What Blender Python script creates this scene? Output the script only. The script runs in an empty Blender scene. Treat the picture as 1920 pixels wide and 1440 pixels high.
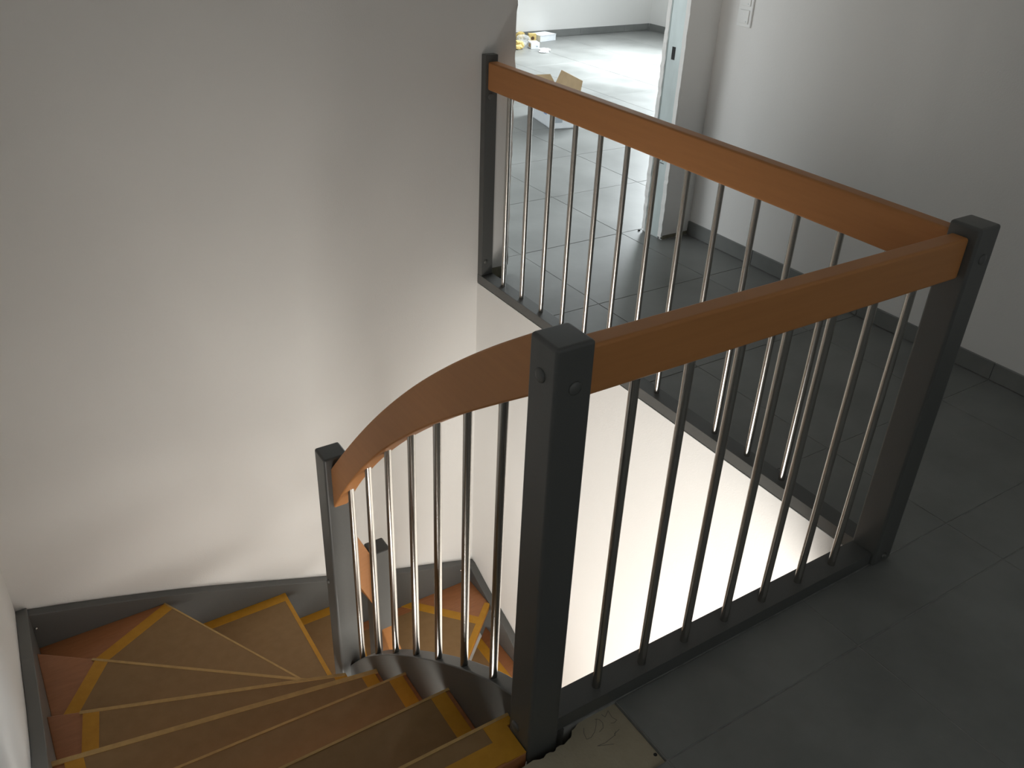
import bpy, bmesh, math, random
from mathutils import Vector, Matrix

# ------------------------------------------------------------------ camera, world, lights, exposure
S = bpy.context.scene
COL = S.collection
yaw, pit, rol = 0.59132, 0.537, 0.04418
cd = bpy.data.cameras.new('camera'); cam = bpy.data.objects.new('camera', cd); COL.objects.link(cam)
cd.sensor_width = 36.0; cd.lens = 36.0 * 1649.49 / 1920.0; cd.clip_start = 0.02; cd.clip_end = 60
fw = Vector((math.sin(yaw) * math.cos(pit), math.cos(yaw) * math.cos(pit), -math.sin(pit)))
r0 = Vector((math.cos(yaw), -math.sin(yaw), 0)); u0 = r0.cross(fw)
rr = math.cos(rol) * r0 + math.sin(rol) * u0; uu = -math.sin(rol) * r0 + math.cos(rol) * u0
M = Matrix((rr, uu, -fw)).transposed().to_4x4(); M.translation = Vector((-0.7106, -0.93807, 1.58741))
cam.matrix_world = M
S.camera = cam

W = bpy.data.worlds.new('world'); S.world = W; W.use_nodes = True
W.node_tree.nodes['Background'].inputs[0].default_value = (0.62, 0.72, 0.85, 1)
W.node_tree.nodes['Background'].inputs[1].default_value = 0.8


def area_light(name, loc, to, sx, sz, power, color):
    l = bpy.data.lights.new(name, 'AREA'); l.shape = 'RECTANGLE'; l.size = sx; l.size_y = sz
    l.energy = power; l.color = color
    o = bpy.data.objects.new(name, l); COL.objects.link(o); o.location = loc
    o.rotation_euler = Vector(to).to_track_quat('-Z', 'Z').to_euler()
    return o


# daylight through the assumed windows, plus added fill lights
area_light('daylight_balcony_door', (6.24, 4.90, 1.15), (-1, -0.3, -0.5), 2.0, 2.0, 232, (0.90, 0.97, 1.0)).data.spread = math.radians(124)
area_light('floor_patch_fill', (5.00, 5.85, 2.46), (0, 0, -1), 1.1, 1.1, 32, (0.92, 0.98, 1.0)).data.spread = math.radians(62)  # added overhead light that brightens the far floor; the ceiling has no opening
area_light('daylight_room_window', (-1.27, 3.75, 1.45), (1, 0, -0.1), 1.7, 1.3, 46, (0.93, 0.98, 1.0))
area_light('daylight_lower_window', (-0.88, -0.75, -1.45), (1, 0, 0), 1.5, 1.2, 114, (1.0, 0.955, 0.885))
lp = bpy.data.lights.new('lower_hall_fill', 'POINT'); lp.energy = 21; lp.shadow_soft_size = 0.32; lp.color = (1.0, 0.95, 0.88)  # added soft fill without a fixture, lifts the lower stair walls
lo = bpy.data.objects.new('lower_hall_fill', lp); COL.objects.link(lo); lo.location = (-0.15, -0.48, -0.66)
area_light('hall_front_fill', (0.5, -3.16, 1.75), (0, 1, 0), 1.0, 0.9, 1.5, (0.97, 0.99, 0.93))  # added fill from behind the camera for the dark hall
area_light('hall_side_fill', (-0.88, -2.05, 1.65), (1, 0.15, -0.15), 1.0, 0.9, 5.8, (0.97, 0.99, 0.93))  # added fill that brightens the right hall wall

S.view_settings.view_transform = 'Standard'; S.view_settings.look = 'None'
S.view_settings.exposure = 0.0; S.view_settings.gamma = 1.0; S.view_settings.use_curve_mapping = False
S.cycles.use_denoising = True
S.cycles.max_bounces = 8; S.cycles.diffuse_bounces = 4; S.cycles.glossy_bounces = 3
S.cycles.use_adaptive_sampling = True; S.cycles.adaptive_threshold = 0.04
S.cycles.caustics_reflective = False; S.cycles.caustics_refractive = False

# ------------------------------------------------------------------ helpers
RND = random.Random(7)


def mat(name, col, rough=0.5, metal=0.0, var=0.0, vscale=8.0, bump=0.0, bscale=60.0, spec=0.5, stretch=None,
        col2=None, rvar=0.0, space='Object', coat=0.0, alpha=None):
    m = bpy.data.materials.new(name); m.use_nodes = True
    nt = m.node_tree; N = nt.nodes; L = nt.links; b = N['Principled BSDF']
    b.inputs['Base Color'].default_value = (*col, 1); b.inputs['Roughness'].default_value = rough
    b.inputs['Metallic'].default_value = metal; b.inputs['Specular IOR Level'].default_value = spec
    if coat: b.inputs['Coat Weight'].default_value = coat; b.inputs['Coat Roughness'].default_value = 0.25
    if alpha is not None: b.inputs['Alpha'].default_value = alpha
    if var or bump or col2 or rvar:
        if space == 'World':
            g = N.new('ShaderNodeNewGeometry'); src = g.outputs['Position']
        else:
            g = N.new('ShaderNodeTexCoord'); src = g.outputs['Object']
        mp = N.new('ShaderNodeMapping'); L.new(src, mp.inputs[0])
        if stretch: mp.inputs['Scale'].default_value = stretch
        n = N.new('ShaderNodeTexNoise'); n.inputs['Scale'].default_value = vscale; n.inputs['Detail'].default_value = 6
        n.inputs['Roughness'].default_value = 0.6
        L.new(mp.outputs[0], n.inputs['Vector'])
        if var or col2:
            r = N.new('ShaderNodeValToRGB'); L.new(n.outputs['Fac'], r.inputs[0])
            a = col2 if col2 else tuple(max(0, c * (1 - var)) for c in col)
            z = col if col2 else tuple(min(1, c * (1 + var)) for c in col)
            r.color_ramp.elements[0].position = 0.3; r.color_ramp.elements[1].position = 0.7
            r.color_ramp.elements[0].color = (*a, 1); r.color_ramp.elements[1].color = (*z, 1)
            L.new(r.outputs[0], b.inputs['Base Color'])
        if rvar:
            mr = N.new('ShaderNodeMapRange'); L.new(n.outputs['Fac'], mr.inputs[0])
            mr.inputs[1].default_value = 0.3; mr.inputs[2].default_value = 0.7
            mr.inputs[3].default_value = rough - rvar; mr.inputs[4].default_value = rough + rvar
            L.new(mr.outputs[0], b.inputs['Roughness'])
        if bump:
            n2 = N.new('ShaderNodeTexNoise'); n2.inputs['Scale'].default_value = bscale; n2.inputs['Detail'].default_value = 4
            L.new(mp.outputs[0], n2.inputs['Vector'])
            bp = N.new('ShaderNodeBump'); bp.inputs['Strength'].default_value = bump; bp.inputs['Distance'].default_value = 0.002
            L.new(n2.outputs['Fac'], bp.inputs['Height']); L.new(bp.outputs[0], b.inputs['Normal'])
    return m


PLASTER = mat('white_plaster', (0.80, 0.79, 0.77), 0.9, bump=0.25, bscale=180, var=0.015, vscale=1.5, spec=0.2, space='World')
CEIL = mat('white_ceiling', (0.80, 0.80, 0.79), 0.9, spec=0.2)
TILE = mat('anthracite_tile', (0.235, 0.240, 0.232), 0.42, col2=(0.150, 0.155, 0.149), vscale=2.2, rvar=0.06, bump=0.15, bscale=30, space='World')
GROUT = mat('grey_grout', (0.27, 0.27, 0.26), 0.9, var=0.2, vscale=30)
SCREED = mat('bare_screed', (0.44, 0.385, 0.28), 0.95, col2=(0.36, 0.315, 0.225), vscale=9, bump=0.6, bscale=120, space='World')
PENCIL = mat('pencil_graphite', (0.13, 0.125, 0.11), 0.6)
GREY = mat('anthracite_lacquer', (0.098, 0.100, 0.096), 0.38, var=0.05, vscale=300, bump=0.05, bscale=500, coat=0.0)
STEEL = mat('brushed_stainless_steel', (0.52, 0.50, 0.47), 0.27, 1.0)
BEECH = mat('oiled_beech', (0.54, 0.238, 0.082), 0.45, col2=(0.495, 0.214, 0.073), spec=0.35, vscale=5, stretch=(1.0, 1.0, 14.0), space='World')
BEECH_T = mat('oiled_beech_tread', (0.45, 0.185, 0.075), 0.38, col2=(0.37, 0.145, 0.055), vscale=6, stretch=(2.0, 12.0, 2.0), space='World')
COVER = mat('brown_hardboard', (0.305, 0.185, 0.080), 0.6, col2=(0.265, 0.158, 0.066), spec=0.35, vscale=25, space='World')
TAPE = mat('ochre_masking_tape', (0.60, 0.30, 0.030), 0.5, col2=(0.52, 0.25, 0.022), spec=0.3, vscale=30, space='World', bump=0.2, bscale=200)
NOSE = mat('pale_masking_tape', (0.52, 0.33, 0.12), 0.55, var=0.12, vscale=40, space='World')
ZINC = mat('galvanised_steel', (0.60, 0.67, 0.67), 0.40, 0.25, var=0.12, vscale=9, stretch=(1, 1, 0.3), space='World', rvar=0.08)
BLACK = mat('black_void', (0.01, 0.01, 0.01), 0.6)
WHITEP = mat('white_plastic', (0.82, 0.82, 0.80), 0.3)
CARTONW = mat('white_printed_carton', (0.74, 0.77, 0.80), 0.55, var=0.04, vscale=20)
CARTONB = mat('brown_cardboard', (0.42, 0.30, 0.17), 0.85, var=0.08, vscale=12)
PRINTG = mat('grey_print', (0.36, 0.40, 0.44), 0.6)
PRINTB = mat('blue_print', (0.20, 0.30, 0.55), 0.6)
YELLOW = mat('yellow_foam', (0.66, 0.49, 0.18), 0.7, var=0.15, vscale=30)
FILM = mat('clear_plastic_film', (0.85, 0.86, 0.84), 0.15, alpha=0.35)
PAPER = mat('white_paper', (0.85, 0.86, 0.88), 0.8)
BAREWALL = mat('unplastered_wall_base', (0.20, 0.19, 0.14), 0.95, var=0.2, vscale=30)


def empty(name, loc, label=None, cat=None, group=None, kind=None):
    o = bpy.data.objects.new(name, None); COL.objects.link(o); o.location = loc
    o.empty_display_size = 0.05
    return tag(o, label, cat, group, kind)


def tag(o, label=None, cat=None, group=None, kind=None):
    if label: o['label'] = label
    if cat: o['category'] = cat
    if group: o['group'] = group
    if kind: o['kind'] = kind
    return o


def root_loc(p):
    v = Vector((0, 0, 0))
    while p is not None:
        v += Vector(p.location); p = p.parent
    return v


def obj(name, bm, m, parent=None, smooth=False, origin=None):
    """world-space bmesh -> ONE object; origin (world) becomes the object's pivot"""
    pl = root_loc(parent)
    if origin is None: origin = pl
    origin = Vector(origin)
    bmesh.ops.recalc_face_normals(bm, faces=bm.faces)
    me = bpy.data.meshes.new(name)
    for v in bm.verts: v.co -= origin
    if smooth:
        for f in bm.faces: f.smooth = True
    bm.to_mesh(me); bm.free()
    me.materials.append(m)
    o = bpy.data.objects.new(name, me); COL.objects.link(o)
    o.parent = parent; o.location = origin - pl
    return o


def inst(name, me, parent, world):
    o = bpy.data.objects.new(name, me); COL.objects.link(o); o.parent = parent
    o.location = Vector(world) - root_loc(parent)
    return o


def box(bm, a, b, bev=0.0, seg=2):
    vs = [bm.verts.new((x, y, z)) for x in (a[0], b[0]) for y in (a[1], b[1]) for z in (a[2], b[2])]
    fs = [(0, 1, 3, 2), (4, 6, 7, 5), (0, 4, 5, 1), (2, 3, 7, 6), (0, 2, 6, 4), (1, 5, 7, 3)]
    F = [bm.faces.new([vs[i] for i in f]) for f in fs]
    if bev:
        E = list({e for f in F for e in f.edges})
        bmesh.ops.bevel(bm, geom=E, offset=bev, segments=seg, affect='EDGES', profile=0.5)
    return bm


def B(a, b, bev=0.0, seg=2):
    bm = bmesh.new(); return box(bm, a, b, bev, seg)


def prism(poly, z0, z1, bev=0.0, bm=None):
    bm = bm or bmesh.new()
    lo = [bm.verts.new((x, y, z0)) for x, y in poly]; hi = [bm.verts.new((x, y, z1)) for x, y in poly]
    n = len(poly); F = [bm.faces.new(lo[::-1]), bm.faces.new(hi)]
    for i in range(n): F.append(bm.faces.new((lo[i], lo[(i + 1) % n], hi[(i + 1) % n], hi[i])))
    if bev:
        bmesh.ops.bevel(bm, geom=list({e for f in F for e in f.edges}), offset=bev, segments=2, affect='EDGES', profile=0.5)
    return bm


def sweep(sections, bm=None, bev=0.0):
    """skin a list of equal-length point rings into a closed solid"""
    bm = bm or bmesh.new(); R = [[bm.verts.new(p) for p in s] for s in sections]; n = len(R[0])
    F = [bm.faces.new(R[0][::-1]), bm.faces.new(R[-1])]
    for a, b in zip(R, R[1:]):
        for i in range(n): F.append(bm.faces.new((a[i], a[(i + 1) % n], b[(i + 1) % n], b[i])))
    return bm


def rrect(w, h, r, n=3):
    """rounded rectangle outline (u, v) centred on 0"""
    out = []
    for cx, cy, a0 in ((w / 2 - r, h / 2 - r, 0), (-w / 2 + r, h / 2 - r, 90), (-w / 2 + r, -h / 2 + r, 180), (w / 2 - r, -h / 2 + r, 270)):
        for i in range(n + 1):
            a = math.radians(a0 + 90 * i / n); out.append((cx + r * math.cos(a), cy + r * math.sin(a)))
    return out


def shade(o, ang=35):
    me = o.data
    for p in me.polygons: p.use_smooth = True
    try: me.set_sharp_from_angle(angle=math.radians(ang))
    except Exception: pass
    wn_ = o.modifiers.new('weighted_normals', 'WEIGHTED_NORMAL'); wn_.keep_sharp = True; wn_.weight = 100
    return o


def cyl(r, z0, z1, n=20, x=0, y=0, bm=None):
    bm = bm or bmesh.new()
    ring = [(x + r * math.cos(2 * math.pi * i / n), y + r * math.sin(2 * math.pi * i / n)) for i in range(n)]
    return prism(ring, z0, z1, bm=bm)


def interp(tab, t):
    """smooth (Catmull-Rom style) interpolation in a table of (t, v) sorted by t"""
    if t <= tab[0][0]:
        (a, va), (b, vb) = tab[0], tab[1]; return va + (vb - va) * (t - a) / (b - a)
    if t >= tab[-1][0]:
        (a, va), (b, vb) = tab[-2], tab[-1]; return va + (vb - va) * (t - a) / (b - a)
    for i in range(len(tab) - 1):
        if tab[i][0] <= t <= tab[i + 1][0]: break
    def sl(j):
        a = tab[max(0, j - 1)]; b = tab[min(len(tab) - 1, j + 1)]; return (b[1] - a[1]) / (b[0] - a[0])
    h = tab[i + 1][0] - tab[i][0]; s = (t - tab[i][0]) / h
    m0, m1 = sl(i) * h, sl(i + 1) * h
    return ((2 * s**3 - 3 * s**2 + 1) * tab[i][1] + (s**3 - 2 * s**2 + s) * m0 + (-2 * s**3 + 3 * s**2) * tab[i + 1][1] + (s**3 - s**2) * m1)


# ------------------------------------------------------------------ key dimensions (metres, floor level z = 0)
PS = 0.0764            # newel size
L1 = 1.1041            # x of the corner newel
LW = 2.0845            # y of the tall stair wall
XW = 1.112             # x of the far stairwell wall
XO = -0.915            # x of the outer stair wall
XR = 2.352             # x of the right hall wall
YT = 2.237             # room side of the door wall
JX = 2.178             # door jamb
DX = 1.262             # other door edge
RX, RY = 6.33, 7.10    # far room right wall and far wall
ZC, ZL = 2.50, -2.82   # ceiling, lower floor
YF = -3.2              # front wall of the hall
PT = 0.0395            # base plank thickness
RISE = 0.188


def st(name, bm, m, label=None):
    o = obj(name, bm, m); o['kind'] = 'structure'
    if label: o['label'] = label
    return o


# ------------------------------------------------------------------ structure: walls and ceilings
bm = B((-1.45, LW, ZL), (DX, YT, ZC))
st('wall_left', bm, PLASTER, 'tall white plaster wall behind the winding staircase')
bm = B((DX, LW, 2.05), (JX, YT, ZC)); st('wall_above_door', bm, PLASTER)
bm = B((JX, LW + 0.0085, -0.25), (XR + 0.15, YT, ZC)); st('wall_door_stub', bm, PLASTER, 'short white wall stub beside the doorway')
bm = B((XR, YF, -0.25), (XR + 0.15, LW + 0.0085, ZC)); st('wall_right', bm, PLASTER, 'white hall wall with the light switch')
bm = B((XW, YF, ZL), (1.25, LW, -0.004)); st('wall_stairwell', bm, PLASTER, 'bright white wall of the stairwell below the far railing')
# outer stair wall with a window opening on the lower storey
WY0, WY1, WZ0, WZ1 = -1.55, 0.05, -2.1, -0.80
bm = bmesh.new()
box(bm, (XO - 0.18, YF, WZ1), (XO, LW, 1.2)); box(bm, (XO - 0.18, YF, 2.1), (XO, LW, ZC)); box(bm, (XO - 0.18, YF, ZL), (XO, LW, WZ0))
box(bm, (XO - 0.18, YF, 1.2), (XO, -2.6, 2.1)); box(bm, (XO - 0.18, -1.5, 1.2), (XO, LW, 2.1))  # upper opening made only for the added side fill
box(bm, (XO - 0.18, YF, WZ0), (XO, WY0, WZ1)); box(bm, (XO - 0.18, WY1, WZ0), (XO, LW, WZ1))
st('wall_outer', bm, PLASTER, 'white wall along the outer side of the stair flight')
# hall front wall with a small high opening added for the front fill
bm = bmesh.new(); y0, y1 = YF - 0.18, YF
box(bm, (XO, y0, ZL), (0.0, y1, ZC)); box(bm, (1.0, y0, ZL), (XR, y1, ZC))
box(bm, (0.0, y0, ZL), (1.0, y1, 1.30)); box(bm, (0.0, y0, 2.2), (1.0, y1, ZC))
st('wall_front', bm, PLASTER)
bm = B((XO - 0.18, YF - 0.18, ZC), (XR + 0.15, LW, ZC + 0.1)); st('ceiling', bm, CEIL)
bm = B((-1.45, LW, ZC), (RX + 0.15, RY + 0.15, ZC + 0.1)); st('ceiling_room', bm, CEIL)
# far room walls
bm = B((-1.45, RY, -0.25), (RX + 0.15, RY + 0.15, ZC)); st('wall_back', bm, PLASTER, 'far white wall of the room beyond the doorway')
bm = bmesh.new()
box(bm, (RX, YT, -0.25), (RX + 0.15, 3.8, ZC)); box(bm, (RX, 6.0, -0.25), (RX + 0.15, RY, ZC)); box(bm, (RX, 3.8, 2.25), (RX + 0.15, 6.0, ZC))
box(bm, (RX, 3.8, -0.25), (RX + 0.15, 6.0, 0.02))
st('wall_room_right', bm, PLASTER)
bm = bmesh.new()
box(bm, (-1.45, YT, -0.25), (-1.3, 2.85, ZC)); box(bm, (-1.45, 4.65, -0.25), (-1.3, RY, ZC))
box(bm, (-1.45, 2.85, -0.25), (-1.3, 4.65, 0.75)); box(bm, (-1.45, 2.85, 2.15), (-1.3, 4.65, ZC))
st('wall_room_left', bm, PLASTER)
bm = B((XR + 0.15, YT - 0.1, -0.25), (RX + 0.15, YT, ZC)); st('wall_room_front', bm, PLASTER)


def window(name, axis, c, a0, a1, z0, z1):
    """plain white frame of a window opening that one of the area lights stands at"""
    w = empty(name, (0, 0, 0), kind='structure'); t = 0.06; bmf = bmesh.new()
    def bb(p0, p1, q0, q1):
        if axis == 'x': box(bmf, (c - 0.03, p0, q0), (c + 0.03, p1, q1), 0.004, 1)
        else: box(bmf, (p0, c - 0.03, q0), (p1, c + 0.03, q1), 0.004, 1)
    bb(a0, a1, z0, z0 + t); bb(a0, a1, z1 - t, z1); bb(a0, a0 + t, z0 + t, z1 - t); bb(a1 - t, a1, z0 + t, z1 - t)
    m = (a0 + a1) / 2; bb(m - 0.04, m + 0.04, z0 + t, z1 - t)
    obj('window_frame', bmf, WHITEP, w)


window('window_1', 'x', XO - 0.10, WY0, WY1, WZ0, WZ1)
window('added_window_5', 'x', XO - 0.10, -2.6, -1.5, 1.2, 2.1)  # unseen frame added around the side fill
window('added_window_2', 'y', YF - 0.10, 0.0, 1.0, 1.30, 2.2)  # unseen frame added around the front fill
window('window_3', 'x', RX + 0.10, 3.8, 6.0, 0.02, 2.25)
window('window_4', 'x', -1.40, 2.85, 4.65, 0.75, 2.15)

# ------------------------------------------------------------------ floors: bed of grout, tiles laid piece by piece, bare screed
T, GX, GY = 0.6047, 0.2395, -0.1614
bm = bmesh.new()
box(bm, (XO, YF, -0.25), (XR, GY, -0.0019))                       # hall in front of the stair
box(bm, (GX, GY, -0.25), (XR, 0.012, -0.0019))
box(bm, (1.25, 0.012, -0.25), (XR, LW + 0.0085, -0.0019))                 # hall beside the stairwell
box(bm, (DX, LW, -0.25), (JX, YT, -0.0019))                       # doorway
box(bm, (-1.3, YT, -0.25), (RX, RY, -0.0019))                     # room
box(bm, (0.10, 0.012, -0.25), (1.25, 0.074, -0.001))             # slab edge that carries the front plank
box(bm, (XO, GY, -0.25), (GX, -0.004, -0.085))                   # sunk slab below the missing tile
box(bm, (0.085, -0.004, -0.25), (GX, 0.012, -0.085))
floor = st('floor', bm, GROUT, 'floor of large matt anthracite tiles')
g = 0.0014
full = None
HOLES = []
YJ, YK = GY + 3 * T, GY + 4 * T            # the tile row that runs through the doorway
regions = [(XO + 0.002, YF + 0.002, XR - 0.012, GY - 0.0), (GX, GY, XR - 0.012, 0.0125), (1.172, 0.0125, XR - 0.012, YJ),
           (GX + 2 * T, YJ, GX + 3 * T, YK), (-1.29, YK, RX - 0.012, RY - 0.012)]
seen = 0


def tile_mesh(w, h):
    b = bmesh.new(); c = 0.0012; z1 = -0.0; z0 = -0.0105
    lo = [(0, 0), (w, 0), (w, h), (0, h)]; hi = [(c, c), (w - c, c), (w - c, h - c), (c, h - c)]
    a = [b.verts.new((x, y, z0)) for x, y in lo]; m = [b.verts.new((x, y, z1 - c)) for x, y in lo]; t = [b.verts.new((x, y, z1)) for x, y in hi]
    b.faces.new(t)
    for i in range(4):
        j = (i + 1) % 4
        b.faces.new((a[i], a[j], m[j], m[i])); b.faces.new((m[i], m[j], t[j], t[i]))
    me = bpy.data.meshes.new('tile'); b.to_mesh(me); b.free(); me.materials.append(TILE); return me


cells = {}
for rx0, ry0, rx1, ry1 in regions:
    for i in range(-4, 13):
        for j in range(-7, 14):
            x0, x1 = max(rx0, GX + i * T), min(rx1, GX + (i + 1) * T)
            y0, y1 = max(ry0, GY + j * T), min(ry1, GY + (j + 1) * T)
            if x1 - x0 < 0.012 or y1 - y0 < 0.012: continue
            k = (round(x1 - x0, 3), round(y1 - y0, 3))
            if k not in cells: cells[k] = tile_mesh(x1 - x0 - 2 * g, y1 - y0 - 2 * g)
            o = inst('floor_tile', cells[k], floor, (x0 + g, y0 + g, RND.uniform(-0.0004, 0.0002)))

xa, xb = GX + 2 * T, GX + 3 * T; ym = LW + 0.007
for pl in ([(1.172 + g, YJ + g), (xa - g, YJ + g), (xa - g, YK - g), (DX + 0.003, YK - g), (DX + 0.003, ym), (1.172 + g, ym)],
           [(xb + g, YJ + g), (XR - 0.013, YJ + g), (XR - 0.013, ym), (JX - 0.003, ym), (JX - 0.003, YK - g), (xb + g, YK - g)]):
    obj('floor_tile', prism(pl, -0.0105, 0.0), TILE, floor)
for x0, x1 in ((-1.29, DX - 0.001), (JX + 0.001, RX - 0.012)):
    obj('floor_tile', B((x0, YT + 0.001, -0.0105), (x1, YK - g, 0.0)), TILE, floor)

# bare screed where the tile beside the stair is still missing, its edge broken off towards the stair
edge = [(0.2375, 0.0125), (0.166, 0.0125), (0.1538, 0.0117), (0.146, 0.0125), (0.1343, 0.0106), (0.124, 0.0052), (0.1148, 0.0033), (0.110, -0.004),
        (0.1044, -0.0091), (0.095, -0.0115), (0.0811, -0.0165), (0.073, -0.0135), (0.0621, -0.0142), (0.057, -0.0185), (0.0514, -0.0197),
        (0.044, -0.016), (0.0351, -0.0159), (0.026, -0.0205), (0.0166, -0.0195), (0.004, -0.014), (-0.0172, -0.0166), (-0.04, -0.021)]
x = -0.06
while x > XO + 0.03:
    edge.append((x, -0.018 + RND.uniform(-0.006, 0.004))); x -= RND.uniform(0.015, 0.03)
poly = edge + [(XO + 0.005, -0.02), (XO + 0.005, GY + 0.002), (0.2375, GY + 0.002)]
bm = prism(poly, -0.085, -0.008)
screed = obj('bare_screed', bm, SCREED, floor); screed['label'] = 'bare beige screed with a broken edge where a tile is missing'


def stroke(pts, wdt=0.0011, z=-0.0078):
    b = bmesh.new()
    for (x0, y0), (x1, y1) in zip(pts, pts[1:]):
        d = Vector((x1 - x0, y1 - y0)); n = Vector((-d.y, d.x)).normalized() * wdt / 2
        prism([(x0 - n.x, y0 - n.y), (x1 - n.x, y1 - n.y), (x1 + n.x, y1 + n.y), (x0 + n.x, y0 + n.y)], z - 0.0004, z, bm=b)
    return b


for pts in ([(0.141, -0.0045), (0.133, -0.016), (0.1294, -0.0306), (0.140, -0.032), (0.1551, -0.0247), (0.169, -0.012), (0.1788, 0.0007)],
            [(0.1638, -0.0299), (0.177, -0.026), (0.1845, -0.0147), (0.183, -0.004), (0.175, 0.001)],
            [(0.195, 0.004), (0.198, -0.006), (0.2138, 0.0042), (0.2105, -0.0142), (0.215, -0.0249), (0.207, -0.028), (0.1984, -0.025)],
            [(0.1723, -0.0697), (0.1389, -0.0554), (0.158, -0.058), (0.1869, -0.0535), (0.195, -0.047)],
            [(0.1869, -0.0555), (0.189, -0.050), (0.205, -0.0467)]):
    obj('pencil_mark', stroke(pts), PENCIL, floor)
obj('screed_hole', cyl(0.0042, -0.0082, -0.0076, 10, 0.2307, -0.1348), BLACK, floor)

# lower storey floor
bm = B((XO, YF, ZL - 0.15), (XW, LW, ZL)); st('floor_lower', bm, mat('lower_floor_tile', (0.30, 0.28, 0.26), 0.5, var=0.1, vscale=3))

# tile skirtings, piece by piece


def skirting(name, pts_axis, c, a0, a1, face, label):
    root = empty(name, (0, 0, 0), kind='structure'); root['label'] = label
    a = a0; th = 0.011; hgt = 0.070
    while a < a1 - 0.01:
        b = min(a + T, a1)
        lo, hi = (min(c, c + face * th), max(c, c + face * th))
        bm = B((lo, a + 0.001, 0.0015), (hi, b - 0.001, hgt), 0.001, 1) if pts_axis == 'y' else B((a + 0.001, lo, 0.0015), (b - 0.001, hi, hgt), 0.001, 1)
        obj('skirting_tile', bm, TILE, root); a = b


skirting('baseboard_right', 'y', XR, GY - 4 * T, LW + 0.0085, -1, 'dark tile skirting along the hall wall')
skirting('baseboard_back', 'x', RY, -1.29, RX - 0.012, -1, 'dark tile skirting along the far wall of the room')
skirting('baseboard_room_right', 'y', RX, 6.0, RY - 0.011, -1, 'dark tile skirting in the far corner of the room')
# raw strips where the skirting is still missing beside the doorway
st('trim_1', B((1.17, LW - 0.0015, 0.0015), (DX, LW + 0.01, 0.05)), BAREWALL, 'raw unplastered strip at the foot of the wall end')
st('trim_2', B((JX, LW + 0.007, 0.0015), (XR - 0.011, LW + 0.02, 0.020)), BAREWALL, 'raw unplastered strip at the foot of the wall stub')

# ------------------------------------------------------------------ doorway: galvanised pocket-door profile between ragged plaster edges
door = empty('door_1', (JX, 2.17, 0), kind='structure'); door['label'] = 'unfinished doorway with a pale blue galvanised pocket-door profile'
obj('steel_profile', B((JX - 0.004, 2.118, 0.001), (JX + 0.002, 2.216, 2.05), 0.001, 1), ZINC, door)
obj('profile_lip', B((JX - 0.007, 2.1165, 0.001), (JX - 0.003, 2.1205, 2.05)), ZINC, door)
obj('profile_lip', B((JX - 0.007, 2.2125, 0.001), (JX - 0.003, 2.2165, 2.05)), ZINC, door)
obj('latch_slot', B((JX - 0.0055, 2.160, 0.838), (JX - 0.0035, 2.181, 0.893)), BLACK, door)
bm = bmesh.new()
for (ya, za, yb, zb) in ((2.205, 0.385, 2.168, 0.378), (2.168, 0.378, 2.150, 0.395), (2.190, 0.352, 2.176, 0.412), (2.168, 0.378, 2.142, 0.366)):
    box(bm, (JX - 0.0056, min(ya, yb), min(za, zb)), (JX - 0.0036, max(ya, yb) if abs(ya - yb) > .02 else min(ya, yb) + .003, min(za, zb) + (0.003 if abs(ya - yb) > .02 else abs(za - zb))))
obj('cable_tie', bm, BLACK, door)


def ragged(y0, y1, side, seed):
    """plaster strip with an uneven edge on one side (side -1: ragged towards smaller y)"""
    r = random.Random(seed); secs = []; z = 0.012
    while z < 2.05:
        j = r.uniform(-0.0022, 0.0022) + (0.004 * math.sin(z * 9 + seed) if z < 0.45 else 0)
        a, b = (y0, y1 + j) if side > 0 else (y0 + j * 0.7, y1)
        xo = JX - 0.010 + r.uniform(-0.0018, 0.0018)
        secs.append([(xo, a, z), (JX + 0.001, a, z), (JX + 0.001, b, z), (xo, b, z)]); z += r.uniform(0.012, 0.03)
    return sweep(secs)


obj('plaster_edge', ragged(2.093, 2.1175, -1, 3), PLASTER, door)
obj('plaster_edge', ragged(2.216, 2.240, 1, 5), PLASTER, door)
r = random.Random(11); secs = []; z = 0.05
while z < 2.05:
    xo = DX + 0.006 + r.uniform(-0.003, 0.003); secs.append([(xo, LW + 0.001, z), (xo, YT, z), (DX - 0.001, YT, z), (DX - 0.001, LW + 0.001, z)]); z += r.uniform(0.015, 0.04)
obj('plaster_edge', sweep(secs), PLASTER, door)
obj('floor_guide', B((JX - 0.026, 2.238, 0.0005), (JX - 0.014, 2.246, 0.006), 0.001, 1), BLACK, door)

# ------------------------------------------------------------------ double light switch on the hall wall
sw = empty('light_switch', (XR, 1.940, 1.005), 'white two-gang light switch on the hall wall', 'switch')
obj('switch_frame', B((XR - 0.008, 1.900, 1.003), (XR, 1.981, 1.155), 0.0025, 2), WHITEP, sw)
for zc in (1.0445, 1.1155):
    rk = obj('rocker', B((XR - 0.0125, 1.9130, zc - 0.0275), (XR - 0.007, 1.9680, zc + 0.0275), 0.0015, 2), WHITEP, sw)
    obj('indicator_lens', B((XR - 0.0130, 1.9235, zc - 0.020), (XR - 0.0120, 1.9265, zc - 0.017)), PRINTG, rk)

# ------------------------------------------------------------------ staircase
stair = empty('staircase', (0, 0.5, ZL), 'winding open staircase with beech treads under brown covers and anthracite stringers', 'staircase')


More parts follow.
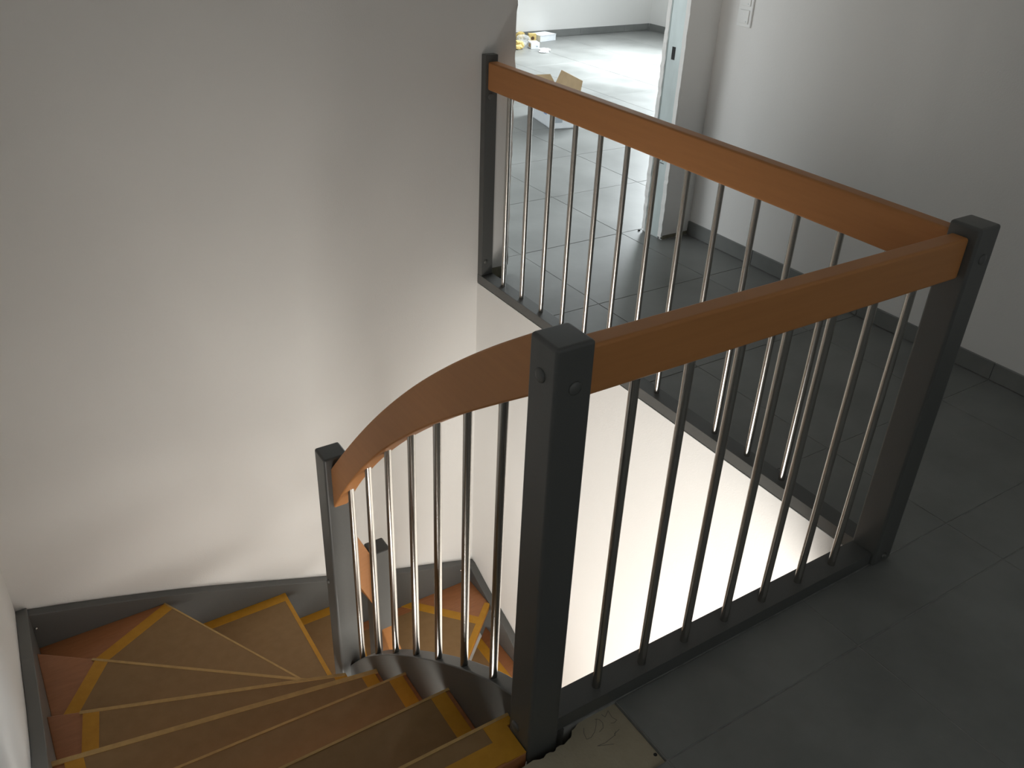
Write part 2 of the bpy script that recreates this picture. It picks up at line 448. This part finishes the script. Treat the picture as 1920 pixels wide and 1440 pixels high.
def bolt(parent, pos, axis, r=0.0128, m=GREY):
    """domed cap screw; axis is the outward direction"""
    b = bmesh.new(); n = 14; secs = []
    for rad, h in ((1.0, -0.002), (1.0, 0.0012), (0.9, 0.003), (0.6, 0.0047), (0.2, 0.0054)):
        secs.append([(r * rad * math.cos(2 * math.pi * i / n), r * rad * math.sin(2 * math.pi * i / n), h) for i in range(n)])
    sweep(secs, b)
    q = Vector(axis).to_track_quat('Z', 'Y').to_matrix().to_4x4(); q.translation = Vector(pos)
    bmesh.ops.transform(b, matrix=q, verts=b.verts)
    o = obj('cap_screw', b, m, parent); shade(o, 50); return o


def newel(parent, x, y, z0, z1, name='newel_post', sx=PS, sy=PS, bev=0.0075):
    b = B((x, y, z0), (x + sx, y + sy, z1), bev, 3); o = obj(name, b, GREY, parent); shade(o, 30); return o


P1 = newel(stair, 0, 0, -0.45, 0.95); P1['label'] = 'thick anthracite newel post at the top of the stair'
bolt(P1, (0, 0.0401, 0.8865), (-1, 0, 0)); bolt(P1, (0.0397, 0, 0.8723), (0, -1, 0)); bolt(P1, (0, 0.051, 0.030), (-1, 0, 0))
P4 = newel(stair, -0.0142, 1.0452, -1.32, 0.0915); P4['label'] = 'anthracite newel post where the curved handrail ends'
bolt(P4, (-0.0142, 1.1, -0.4134), (-1, 0, 0), 0.008)
P5 = newel(stair, 0.246, 1.357, -2.3, -0.6206); P5['label'] = 'lower anthracite newel post seen between the balusters'


def plank_along_y(top, bot, y0, y1, x0, x1, n=40, r=0.006):
    """board standing on edge whose top and bottom follow tables of (y, z)"""
    secs = []
    for i in range(n + 1):
        y = y0 + (y1 - y0) * i / n; t, b_ = interp(top, y), interp(bot, y)
        cx, w, h = (x0 + x1) / 2, x1 - x0, t - b_
        secs.append([(cx + u, y, (t + b_) / 2 + v) for u, v in rrect(w, h, r)])
    return sweep(secs)


RT = [(0.0764, 0.945), (0.184, 0.8719), (0.2916, 0.7939), (0.3993, 0.7099), (0.5069, 0.619), (0.6145, 0.5208), (0.7221, 0.4153), (0.8298, 0.3027), (0.9374, 0.1839), (1.045, 0.0598)]
RB = [(0.0764, 0.8258), (0.184, 0.7488), (0.2916, 0.67), (0.3993, 0.5879), (0.5069, 0.5005), (0.6145, 0.4061), (0.7221, 0.3026), (0.8298, 0.1879), (0.9374, 0.0596), (1.045, -0.0847)]
h1 = obj('handrail', plank_along_y(RT, RB, 0.0764, 1.0452, 0.005, 0.050), BEECH, stair); shade(h1, 40)
h1['label'] = 'curved beech handrail sweeping down to the lower newel'
ST = [(0.0764, 0.0816), (0.1857, 0.0245), (0.295, -0.048), (0.4043, -0.1304), (0.5136, -0.2196), (0.6228, -0.3139), (0.7321, -0.4141), (0.8414, -0.5225), (0.9507, -0.6438), (1.06, -0.7844)]
SB = [(y, z - 0.33 - 0.12 * y) for y, z in ST]
s1 = obj('inner_stringer', plank_along_y(ST, SB, 0.0764, 1.0452, 0.016, 0.058, 40, 0.004), GREY, stair); shade(s1, 40)
for y in (0.190, 0.3175, 0.4455, 0.572, 0.7045, 0.834, 0.967):
    zt, zb = interp(RB, y), interp(ST, y)
    o = obj('baluster', cyl(0.0094, zb - 0.012, zt + 0.012, 20, 0.031, y), STEEL, stair, origin=(0.031, y, zb)); shade(o, 50)

# wreathed handrail and stringer turning from the first newel to the lower one


def wreath(zt0, zt1, h0, h1, w, m, name):
    ax, ay, bx, by = 0.050, 1.115, 0.248, 1.395; secs = []; n = 16
    for i in range(n + 1):
        a = math.pi / 2 * i / n
        x = bx - (bx - ax) * math.cos(a); y = ay + (by - ay) * math.sin(a)
        d = Vector(((bx - ax) * math.sin(a), (by - ay) * math.cos(a), 0)).normalized(); nrm = Vector((d.y, -d.x, 0))
        s = i / n; zt = zt0 + (zt1 - zt0) * s; hh = h0 + (h1 - h0) * s
        secs.append([(x + nrm.x * u, y + nrm.y * u, zt - hh / 2 + v) for u, v in rrect(w, hh, 0.005)])
    o = obj(name, sweep(secs), m, stair); shade(o, 40); return o


wreath(-0.02, -0.632, 0.24, 0.255, 0.044, BEECH, 'handrail')
wreath(-0.86, -1.46, 0.42, 0.42, 0.042, GREY, 'inner_stringer')
LT = [(0.2, -1.94), (1.357, -1.015)]; LB = [(y, z - 0.125) for y, z in LT]
o = obj('handrail', plank_along_y(LT, LB, 0.2, 1.357, 0.270, 0.316), BEECH, stair); shade(o, 40)
LT = [(0.2, -2.60), (1.357, -1.70)]; LB = [(y, z - 0.30) for y, z in LT]
o = obj('inner_stringer', plank_along_y(LT, LB, 0.2, 1.357, 0.265, 0.305), GREY, stair); shade(o, 40)

# outer stringers on the walls
OT = [(-0.10, 0.10), (0.10, 0.085), (0.60, -0.265), (0.91, -0.477), (1.244, -0.628), (1.526, -0.728), (2.0845, -0.945)]
OB = [(y, min(z - 0.30, -0.26 if y < 0.2 else 9)) for y, z in OT]
o = obj('outer_stringer', plank_along_y(OT, OB, -0.03, LW - 0.001, XO + 0.0005, XO + 0.040, 40, 0.003), GREY, stair); shade(o, 40)
WT = [(-0.875, -0.952), (-0.696, -1.0), (-0.335, -1.108), (-0.079, -1.198), (0.299, -1.335), (0.68, -1.465), (0.844, -1.514), (1.112, -1.597)]
secs = []
for i in range(41):
    x = -0.875 + (XW - 0.0005 + 0.875) * i / 40; t = interp(WT, x); hgt = 0.33
    secs.append([(x, LW - 0.020 + u, t - hgt / 2 + v) for u, v in rrect(0.039, hgt, 0.003)])
ws = obj('wall_stringer', sweep(secs), GREY, stair); shade(ws, 40)
bolt(ws, (-0.865, 2.045, -1.026), (0, -1, 0), 0.006, STEEL); bolt(ws, (1.0226, 2.045, -1.6055), (0, -1, 0), 0.006, STEEL)
FT = [(0.0, -2.80), (0.6, -2.45), (1.3, -1.98), (1.67, -1.745), (1.889, -1.668), (2.045, -1.597)]; FB = [(y, z - 0.32) for y, z in FT]
FT2 = [(y, z) for y, z in FT]
o = obj('wall_stringer', plank_along_y(FT2, [(y, max(z - 0.32, ZL + 0.001)) for y, z in FT], 0.35, 2.045, XW - 0.040, XW - 0.0005, 40, 0.003), GREY, stair); shade(o, 40)

# treads: nosing line of each step (inner point, outer point) in plan, level -k * RISE
NOS = {-1: ((0.018, -0.03), (-0.876, -0.03)),
       0: ((0.018, 0.105), (-0.876, 0.106)), 1: ((0.018, 0.367), (-0.876, 0.367)), 2: ((0.018, 0.614), (-0.876, 0.648)),
       3: ((0.018, 0.820), (-0.876, 0.977)), 4: ((-0.016, 1.010), (-0.876, 1.325)), 5: ((-0.018, 1.160), (-0.876, 1.817)),
       6: ((0.030, 1.215), (-0.400, 2.046)), 7: ((0.100, 1.300), (0.100, 2.046)), 8: ((0.262, 1.440), (0.430, 2.046)),
       9: ((0.318, 1.150), (1.073, 1.836)), 10: ((0.318, 0.980), (1.073, 1.440)), 11: ((0.318, 0.780), (1.073, 1.060)), 12: ((0.318, 0.56), (1.073, 0.72))}


def clip(poly, a, b):
    """keep the part of a convex polygon left of the line a -> b"""
    out = []; d = (b[0] - a[0], b[1] - a[1])
    sd = lambda p: d[0] * (p[1] - a[1]) - d[1] * (p[0] - a[0])
    for i, p in enumerate(poly):
        q = poly[(i + 1) % len(poly)]; s, t = sd(p), sd(q)
        if s >= 0: out.append(p)
        if (s >= 0) != (t >= 0):
            k = s / (s - t); out.append((p[0] + (q[0] - p[0]) * k, p[1] + (q[1] - p[1]) * k))
    return out


def shift(a, b, d):
    """line a->b moved by d to its right-hand side"""
    v = Vector((b[0] - a[0], b[1] - a[1])).normalized(); n = (v.y * d, -v.x * d)
    return (a[0] + n[0], a[1] + n[1]), (b[0] + n[0], b[1] + n[1])


# nosing runs inner -> outer; 'right-hand side' of that direction is downstairs for this stair
# tape lines across each tread (centre points), None = none
OUT = {0: ((-0.822, -0.1), (-0.822, 0.3)), 1: ((-0.822, 0.0), (-0.822, 0.6)), 2: ((-0.822, 0.3), (-0.822, 0.9)), 3: ((-0.826, 0.6), (-0.820, 1.1)),
       4: ((-0.800, 1.05), (-0.752, 1.29)), 5: ((-0.856, 1.42), (-0.683, 1.665)), 6: ((-0.860, 1.765), (-0.388, 2.021)),
       7: ((-0.5, 2.020), (0.3, 2.020)), 8: ((-0.2, 2.020), (0.6, 2.020)), 9: ((0.760, 1.988), (0.990, 1.735)),
       10: ((0.985, 2.0), (0.985, 1.0)), 11: ((0.985, 1.6), (0.985, 0.8)), 12: ((0.985, 1.2), (0.985, 0.5))}
tape_w = 0.048
for k in range(0, 13):
    (ia, oa), (ib, ob) = NOS[k - 1], NOS[k]
    ov = 0.0 if k == 0 else 0.035
    # rear edge: previous nosing shifted back under the tread above
    ra, ro = shift(ia, oa, -ov)
    if k == 0: ra, ro = (0.018, 0.0), (-0.876, 0.0)
    inner_x = 0.0165
    if k in (4, 5): ra = (max(min(ra[0], inner_x), -0.02), ra[1])
    poly = [ra, ro, ob, ib]
    if k == 6: ro = (-0.876, oa[1] - 0.03); poly = [(-0.016, 1.12), ra, ro, (-0.876, 2.046), ob, ib]; poly = [(-0.016, 1.125), ro, (-0.876, 2.046), ob, ib]
    if k == 5: poly = [(-0.016, 0.99), (-0.876, oa[1] - 0.03), ob, ib]
    if k == 4: poly = [(-0.016, 0.80), (-0.876, oa[1] - 0.03), ob, ib]
    if k in (1, 2, 3): poly = [(inner_x, ia[1] - ov), (-0.876, oa[1] - ov), (-0.876, ob[1]), (inner_x, ib[1])]
    if k == 0: poly = [(0.0165, 0.0795), (-0.002, 0.0795), (-0.002, 0.002), (-0.876, 0.002), (-0.876, 0.106), (0.0165, 0.105)]
    if k == 7: poly = [(-0.01, 1.14), (oa[0] - 0.035, 2.046), ob, ib]
    if k == 8: poly = [(0.07, 1.30), (0.065, 2.046), ob, ib]
    if k == 9: poly = [(0.33, 1.35), (0.25, 1.44), (0.395, 2.046), (1.073, 2.046), ob, (0.33, 1.16)]
    if k >= 10: poly = [(0.306, ia[1] + 0.03), (1.073, oa[1] + 0.03), (1.073, ob[1]), (0.306, ib[1])]
    z = -k * RISE
    tr = obj('tread', prism(poly, z - 0.042, z, 0.003), BEECH_T, stair)
    # hardboard cover, clipped between the tapes
    cv = list(poly)
    if k == 0: cv = [(-0.045, 0.050), (-0.80, 0.050), (-0.80, 0.101), (-0.045, 0.101)]
    area = sum(cv[i][0] * cv[(i + 1) % len(cv)][1] - cv[(i + 1) % len(cv)][0] * cv[i][1] for i in range(len(cv)))
    cen = (sum(p[0] for p in cv) / len(cv), sum(p[1] for p in cv) / len(cv))

    def keep_centre(poly, a, b, ref):
        d = (b[0] - a[0], b[1] - a[1]); s = d[0] * (ref[1] - a[1]) - d[1] * (ref[0] - a[0])
        return clip(poly, a, b) if s > 0 else clip(poly, b, a)
    ref = {6: (-0.2, 1.5), 9: (0.6, 1.6), 8: (0.25, 1.7), 7: (0.0, 1.6), 5: (-0.3, 1.35), 4: (-0.3, 1.05)}.get(k, cen)
    tapes = []
    a, b = OUT[k]
    if k > 0:
        d = Vector((b[0] - a[0], b[1] - a[1])).normalized(); n = Vector((-d.y, d.x))
        side = 1 if (n.x * (ref[0] - a[0]) + n.y * (ref[1] - a[1])) > 0 else -1
        e = tape_w / 2 * side
        def sh(q, m_): return (q[0] + n.x * m_, q[1] + n.y * m_)
        band = keep_centre(poly, sh(a, e), sh(b, e), (a[0] - n.x * side, a[1] - n.y * side))
        band = keep_centre(band, sh(a, -e), sh(b, -e), ref)
        if len(band) > 2: tapes.append(band)
        cv = keep_centre(cv, sh(a, e * 0.6), sh(b, e * 0.6), ref)
    if k == 9:
        band = clip(clip(poly, (0.3, 1.982), (1.0, 1.982)), (0.79, 2.1), (0.79, 1.9)); band = keep_centre(band, (0.2, 2.030), (1.0, 2.030), (0.6, 1.5))
        band = keep_centre(band, (0.775, 2.1), (0.775, 1.9), (0.5, 2.0))
        if len(band) > 2: tapes.append(band)
        cv = keep_centre(cv, (0.2, 1.990), (1.0, 1.990), (0.6, 1.5))
    if k in (1, 2, 3):
        tapes.append(keep_centre(keep_centre(poly, (-0.036, -1), (-0.036, 3), (0.01, 0)), (0.004, -1), (0.004, 3), (-0.4, 0)))
        cv = keep_centre(cv, (-0.030, -1), (-0.030, 3), (-0.4, 0))
    if k == 4:
        tapes.append(keep_centre(poly, (-0.055, -1), (-0.055, 3), (0.01, 0))); cv = keep_centre(cv, (-0.05, -1), (-0.05, 3), (-0.4, 0))
    if k == 0:
        tapes.append([(0.0150, 0.0795), (-0.002, 0.0795), (-0.002, 0.004), (-0.050, 0.004), (-0.050, 0.103), (0.0150, 0.103)])
        tapes.append([(-0.050, 0.006), (-0.80, 0.006), (-0.80, 0.058), (-0.050, 0.058)])
    if k >= 9:
        tapes.append(keep_centre(poly, (0.36, 0), (0.36, 3), (0.2, 1)))
    if len(cv) > 2: obj('cover_sheet', prism(cv, z - 0.0005, z + 0.0020), COVER, tr)
    for tp in tapes: obj('masking_tape', prism(tp, z - 0.0004, z + 0.0026), TAPE, tr)
    # tape folded over the nosing
    wn = {3: 0.015, 4: 0.011, 2: 0.006, 1: 0.006, 0: 0.006, 5: 0.009, 6: 0.006, 7: 0.016, 9: 0.026}.get(k, 0.012)
    na, nb = (ib, ob)
    fr_ = ({4: -0.785, 5: -0.710}[k] - ib[0]) / (ob[0] - ib[0]) if k in (4, 5) else 1.0
    nb = (ib[0] + (ob[0] - ib[0]) * fr_, ib[1] + (ob[1] - ib[1]) * fr_)
    if k in (1, 2, 3, 0): na = (inner_x, ib[1])
    d = Vector((nb[0] - na[0], nb[1] - na[1])).normalized(); nn = Vector((-d.y, d.x))
    s = 1 if (nn.x * (ref[0] - na[0]) + nn.y * (ref[1] - na[1])) > 0 else -1
    nn = nn * s
    q = [(na[0] - nn.x * 0.0012, na[1] - nn.y * 0.0012), (nb[0] - nn.x * 0.0012, nb[1] - nn.y * 0.0012), (nb[0] + nn.x * wn, nb[1] + nn.y * wn), (na[0] + nn.x * wn, na[1] + nn.y * wn)]
    b = prism(q, z - 0.0004, z + 0.0032)
    q2 = [q[0], q[1], (nb[0] + nn.x * 0.0004, nb[1] + nn.y * 0.0004), (na[0] + nn.x * 0.0004, na[1] + nn.y * 0.0004)]
    prism(q2, z - 0.020, z, bm=b)
    obj('nosing_tape', b, TAPE if k in (7, 8, 9, 10) else NOSE, tr)

# ------------------------------------------------------------------ gallery railings
YB = 0.042
fr = empty('gallery_railing', (L1, 0.04, 0), 'front gallery railing of seven steel balusters between the two thick newels', 'railing')
P2 = newel(fr, L1, 0.0027, 0.0, 0.9512); P2['label'] = 'anthracite corner newel post'
bolt(P2, (1.1431, 0.0027, 0.8763), (0, -1, 0)); bolt(P2, (1.1452, 0.0027, 0.022), (0, -1, 0), 0.010)
o = obj('base_plank', B((PS, 0.0136, 0.0), (L1, 0.0768, PT), 0.002, 2), GREY, fr); shade(o, 30)
o = obj('handrail', B((PS, 0.022, 0.830), (L1, 0.065, 0.926), 0.007, 3), BEECH, fr); shade(o, 30)
b = cyl(0.0094, 0, 0.80, 20); me = bpy.data.meshes.new('baluster'); bmesh.ops.recalc_face_normals(b, faces=b.faces)
b.to_mesh(me); b.free(); me.materials.append(STEEL)
for i in range(7):
    o = inst('baluster', me, fr, (PS + (L1 - PS) * (i + 1) / 8, YB, PT - 0.003))
    if i == 0: shade(o, 50)
br = empty('gallery_railing', (1.14, LW, 0), 'longer rear gallery railing running from the corner newel to the wall', 'railing')
P3 = obj('wall_post', B((XW, 2.0505, PT), (1.167, LW - 0.0003, 0.948), 0.003, 2), GREY, br); shade(P3, 30); P3['label'] = 'flat anthracite wall post'
bolt(P3, (1.1364, 2.0505, 0.7943), (0, -1, 0)); bolt(P3, (1.1330, 2.0505, 0.1024), (0, -1, 0), 0.010)
o = obj('base_plank', B((XW, 0.0795, 0.0), (1.172, LW - 0.0003, PT), 0.002, 2), GREY, br); shade(o, 30)
o = obj('handrail', B((1.121, 0.0795, 0.819), (1.164, 2.0505, 0.924), 0.007, 3), BEECH, br); shade(o, 30)
b = cyl(0.0094, 0, 0.789, 20); me2 = bpy.data.meshes.new('baluster'); bmesh.ops.recalc_face_normals(b, faces=b.faces)
b.to_mesh(me2); b.free(); me2.materials.append(STEEL)
for i in range(13):
    o = inst('baluster', me2, br, (1.1425, 0.226 + 0.1413 * i, PT - 0.003))
    if i == 0: shade(o, 50)

# ------------------------------------------------------------------ packaging left in the room


def carton(name, c, ax, w, d, h, label, cat, top=True, m=CARTONW):
    """carton with its corner c on the floor, side w along unit vector ax, side d to its left"""
    root = empty(name, (c[0], c[1], c[2]), label, cat)
    u = Vector((math.cos(ax), math.sin(ax), 0)); v = Vector((-u.y, u.x, 0))
    return root, u, v


def obox(bm, c, u, v, w, d, h, z0=0.0):
    c = Vector(c); up = Vector((0, 0, 1))
    P = [c + u * a + v * b_ + up * (z0 + e) for a in (0, w) for b_ in (0, d) for e in (0, h)]
    vs = [bm.verts.new(p) for p in P]
    for f in [(0, 1, 3, 2), (4, 6, 7, 5), (0, 4, 5, 1), (2, 3, 7, 6), (0, 2, 6, 4), (1, 5, 7, 3)]: bm.faces.new([vs[i] for i in f])
    return bm


# large open carton behind the rear railing
c = (2.857, 4.033, 0.001)
root, u, v = carton('open_carton', c, -0.21, 0.24, 0.42, 0.27, 'open white carton with brown raised flaps behind the rear railing', 'box')
w_, d_, h_, t_ = 0.195, 0.42, 0.21, 0.005
C = Vector(c)
bm = bmesh.new()
obox(bm, C, u, v, w_, d_, t_); obox(bm, C, u, v, w_, t_, h_); obox(bm, C + v * (d_ - t_), u, v, w_, t_, h_)
obox(bm, C, u, v, t_, d_, h_); obox(bm, C + u * (w_ - t_), u, v, t_, d_, h_)
obj('carton_body', bm, CARTONW, root)


def flap(p0, p1, out, name='carton_flap', m=CARTONB, cut=0.015):
    p0, p1, out = Vector(p0), Vector(p1), Vector(out); e = (p1 - p0).normalized(); n = e.cross(out).normalized() * 0.004
    pts = [p0, p1, p1 - e * cut + out, p0 + e * cut + out]
    b = bmesh.new(); A = [b.verts.new(p) for p in pts]; D = [b.verts.new(p + n) for p in pts]
    b.faces.new(A); b.faces.new(D[::-1])
    for i in range(4): b.faces.new((A[i], A[(i + 1) % 4], D[(i + 1) % 4], D[i]))
    return obj(name, b, m, root)


Z = Vector((0, 0, h_))
flap(C + u * w_ + Z, C + u * w_ + v * d_ + Z, u * 0.03 + Vector((0, 0, 0.10)), cut=0.03)          # long side away from the stair
flap(C + v * d_ + Z, C + u * w_ + v * d_ + Z, v * 0.03 + Vector((0, 0, 0.06)), cut=0.03)
flap(C + Z, C + v * d_ + Z, -u * 0.06 + Vector((0, 0, 0.03)), m=CARTONW)
flap(C + Z, C + u * w_ + Z, -v * 0.05 + Vector((0, 0, 0.03)))
# print on the carton
bm = bmesh.new(); obox(bm, C + u * 0.022 - v * 0.0012, u, v, 0.060, 0.001, 0.058, 0.042); obox(bm, C + u * 0.092 - v * 0.0012, u, v, 0.05, 0.001, 0.045, 0.055)
obj('printed_panel', bm, PRINTG, root)
bm = bmesh.new(); obox(bm, C - u * 0.0012 + v * 0.09, u, v, 0.001, 0.05, 0.028, 0.078); obj('printed_mark', bm, PRINTB, root)
bm = bmesh.new(); obox(bm, C - u * 0.0012 + v * 0.165, u, v, 0.001, 0.04, 0.03, 0.085); obj('printed_mark', bm, PRINTG, root)

# flat white carton lying against the far skirting
c = Vector((4.697, 6.876, 0.001)); u = Vector((0.982, 0.19, 0)).normalized(); v = Vector((-u.y, u.x, 0))
root = empty('flat_carton', c, 'flat white carton lying against the far skirting', 'box')
bm = bmesh.new(); obox(bm, c, u, v, 0.225, 0.162, 0.058); obj('carton_body', bm, CARTONW, root)
bm = bmesh.new(); obox(bm, c - u * 0.003 - v * 0.003, u, v, 0.231, 0.166, 0.004, 0.0585); obj('carton_lid', bm, CARTONW, root)
c = Vector((4.395, 6.590, 0.001)); u = Vector((0.95, -0.3, 0)).normalized(); v = Vector((-u.y, u.x, 0))
root = empty('small_carton', c, 'small white carton in front of the clear plastic bag', 'box')
bm = bmesh.new(); obox(bm, c, u, v, 0.085, 0.12, 0.058); obj('carton_body', bm, CARTONW, root)
bm = bmesh.new(); obox(bm, c + u * 0.085 * 0 - u * 0.001 + v * 0.02, u, v, 0.001, 0.07, 0.035, 0.01); obj('printed_mark', bm, CARTONB, root)
bm = bmesh.new(); obox(bm, c + u * 0.05 - v * 0.001, u, v, 0.018, 0.001, 0.012, 0.018); obj('printed_mark', bm, PRINTG, root)
c = Vector((4.570, 6.895, 0.001)); u = Vector((0.93, -0.36, 0)).normalized(); v = Vector((-u.y, u.x, 0))
root = empty('square_box', c, 'small tan square box with a dark round hole', 'box')
bm = bmesh.new(); obox(bm, c, u, v, 0.075, 0.06, 0.082); obj('box_body', bm, YELLOW, root)
bm = cyl(0.017, -0.001, 0.001, 16); q = (-v).to_track_quat('Z', 'Y').to_matrix().to_4x4(); q.translation = c + u * 0.038 + Vector((0, 0, 0.042)) - v * 0.001
bmesh.ops.transform(bm, matrix=q, verts=bm.verts); obj('round_hole', bm, mat('dark_brown_print', (0.10, 0.05, 0.02), 0.7), root)


def lump(name, c, s, m, label, cat, seed, amp=0.25, sub=3, rot=0.0):
    r = random.Random(seed); b = bmesh.new(); bmesh.ops.create_icosphere(b, subdivisions=sub, radius=1)
    ph = [(r.uniform(1.5, 4), r.uniform(1.5, 4), r.uniform(1.5, 4), r.uniform(0, 6)) for _ in range(6)]
    for vtx in b.verts:
        p = vtx.co.copy(); k = 1 + amp * sum(math.sin(a * p.x + bb * p.y + cc * p.z + d) for a, bb, cc, d in ph) / 3 + r.uniform(-amp, amp) * 0.25
        x, y, zz = p.x * k * s[0], p.y * k * s[1], max(p.z * k, -0.8) * s[2]
        vtx.co = Vector((c[0] + x * math.cos(rot) - y * math.sin(rot), c[1] + x * math.sin(rot) + y * math.cos(rot), c[2] + zz + 0.8 * s[2]))
    return tag(obj(name, b, m, origin=c), label, cat)


lump('foam_block', (4.545, 7.02, 0.001), (0.05, 0.04, 0.05), YELLOW, 'yellow foam block leaning by the far skirting', 'packaging', 2, 0.18, rot=0.5)
lump('foam_scrap', (4.275, 6.645, 0.001), (0.065, 0.055, 0.042), YELLOW, 'crumpled yellow scrap beside the doorway edge', 'packaging', 4, 0.3)
lump('plastic_bag', (4.435, 6.805, 0.001), (0.075, 0.045, 0.055), FILM, 'crumpled clear plastic bag among the cartons', 'bag', 9, 0.35)
lump('paper_scrap', (4.44, 6.425, 0.001), (0.06, 0.045, 0.016), PAPER, 'white paper scrap lying alone on the tiles', 'paper', 12, 0.5)
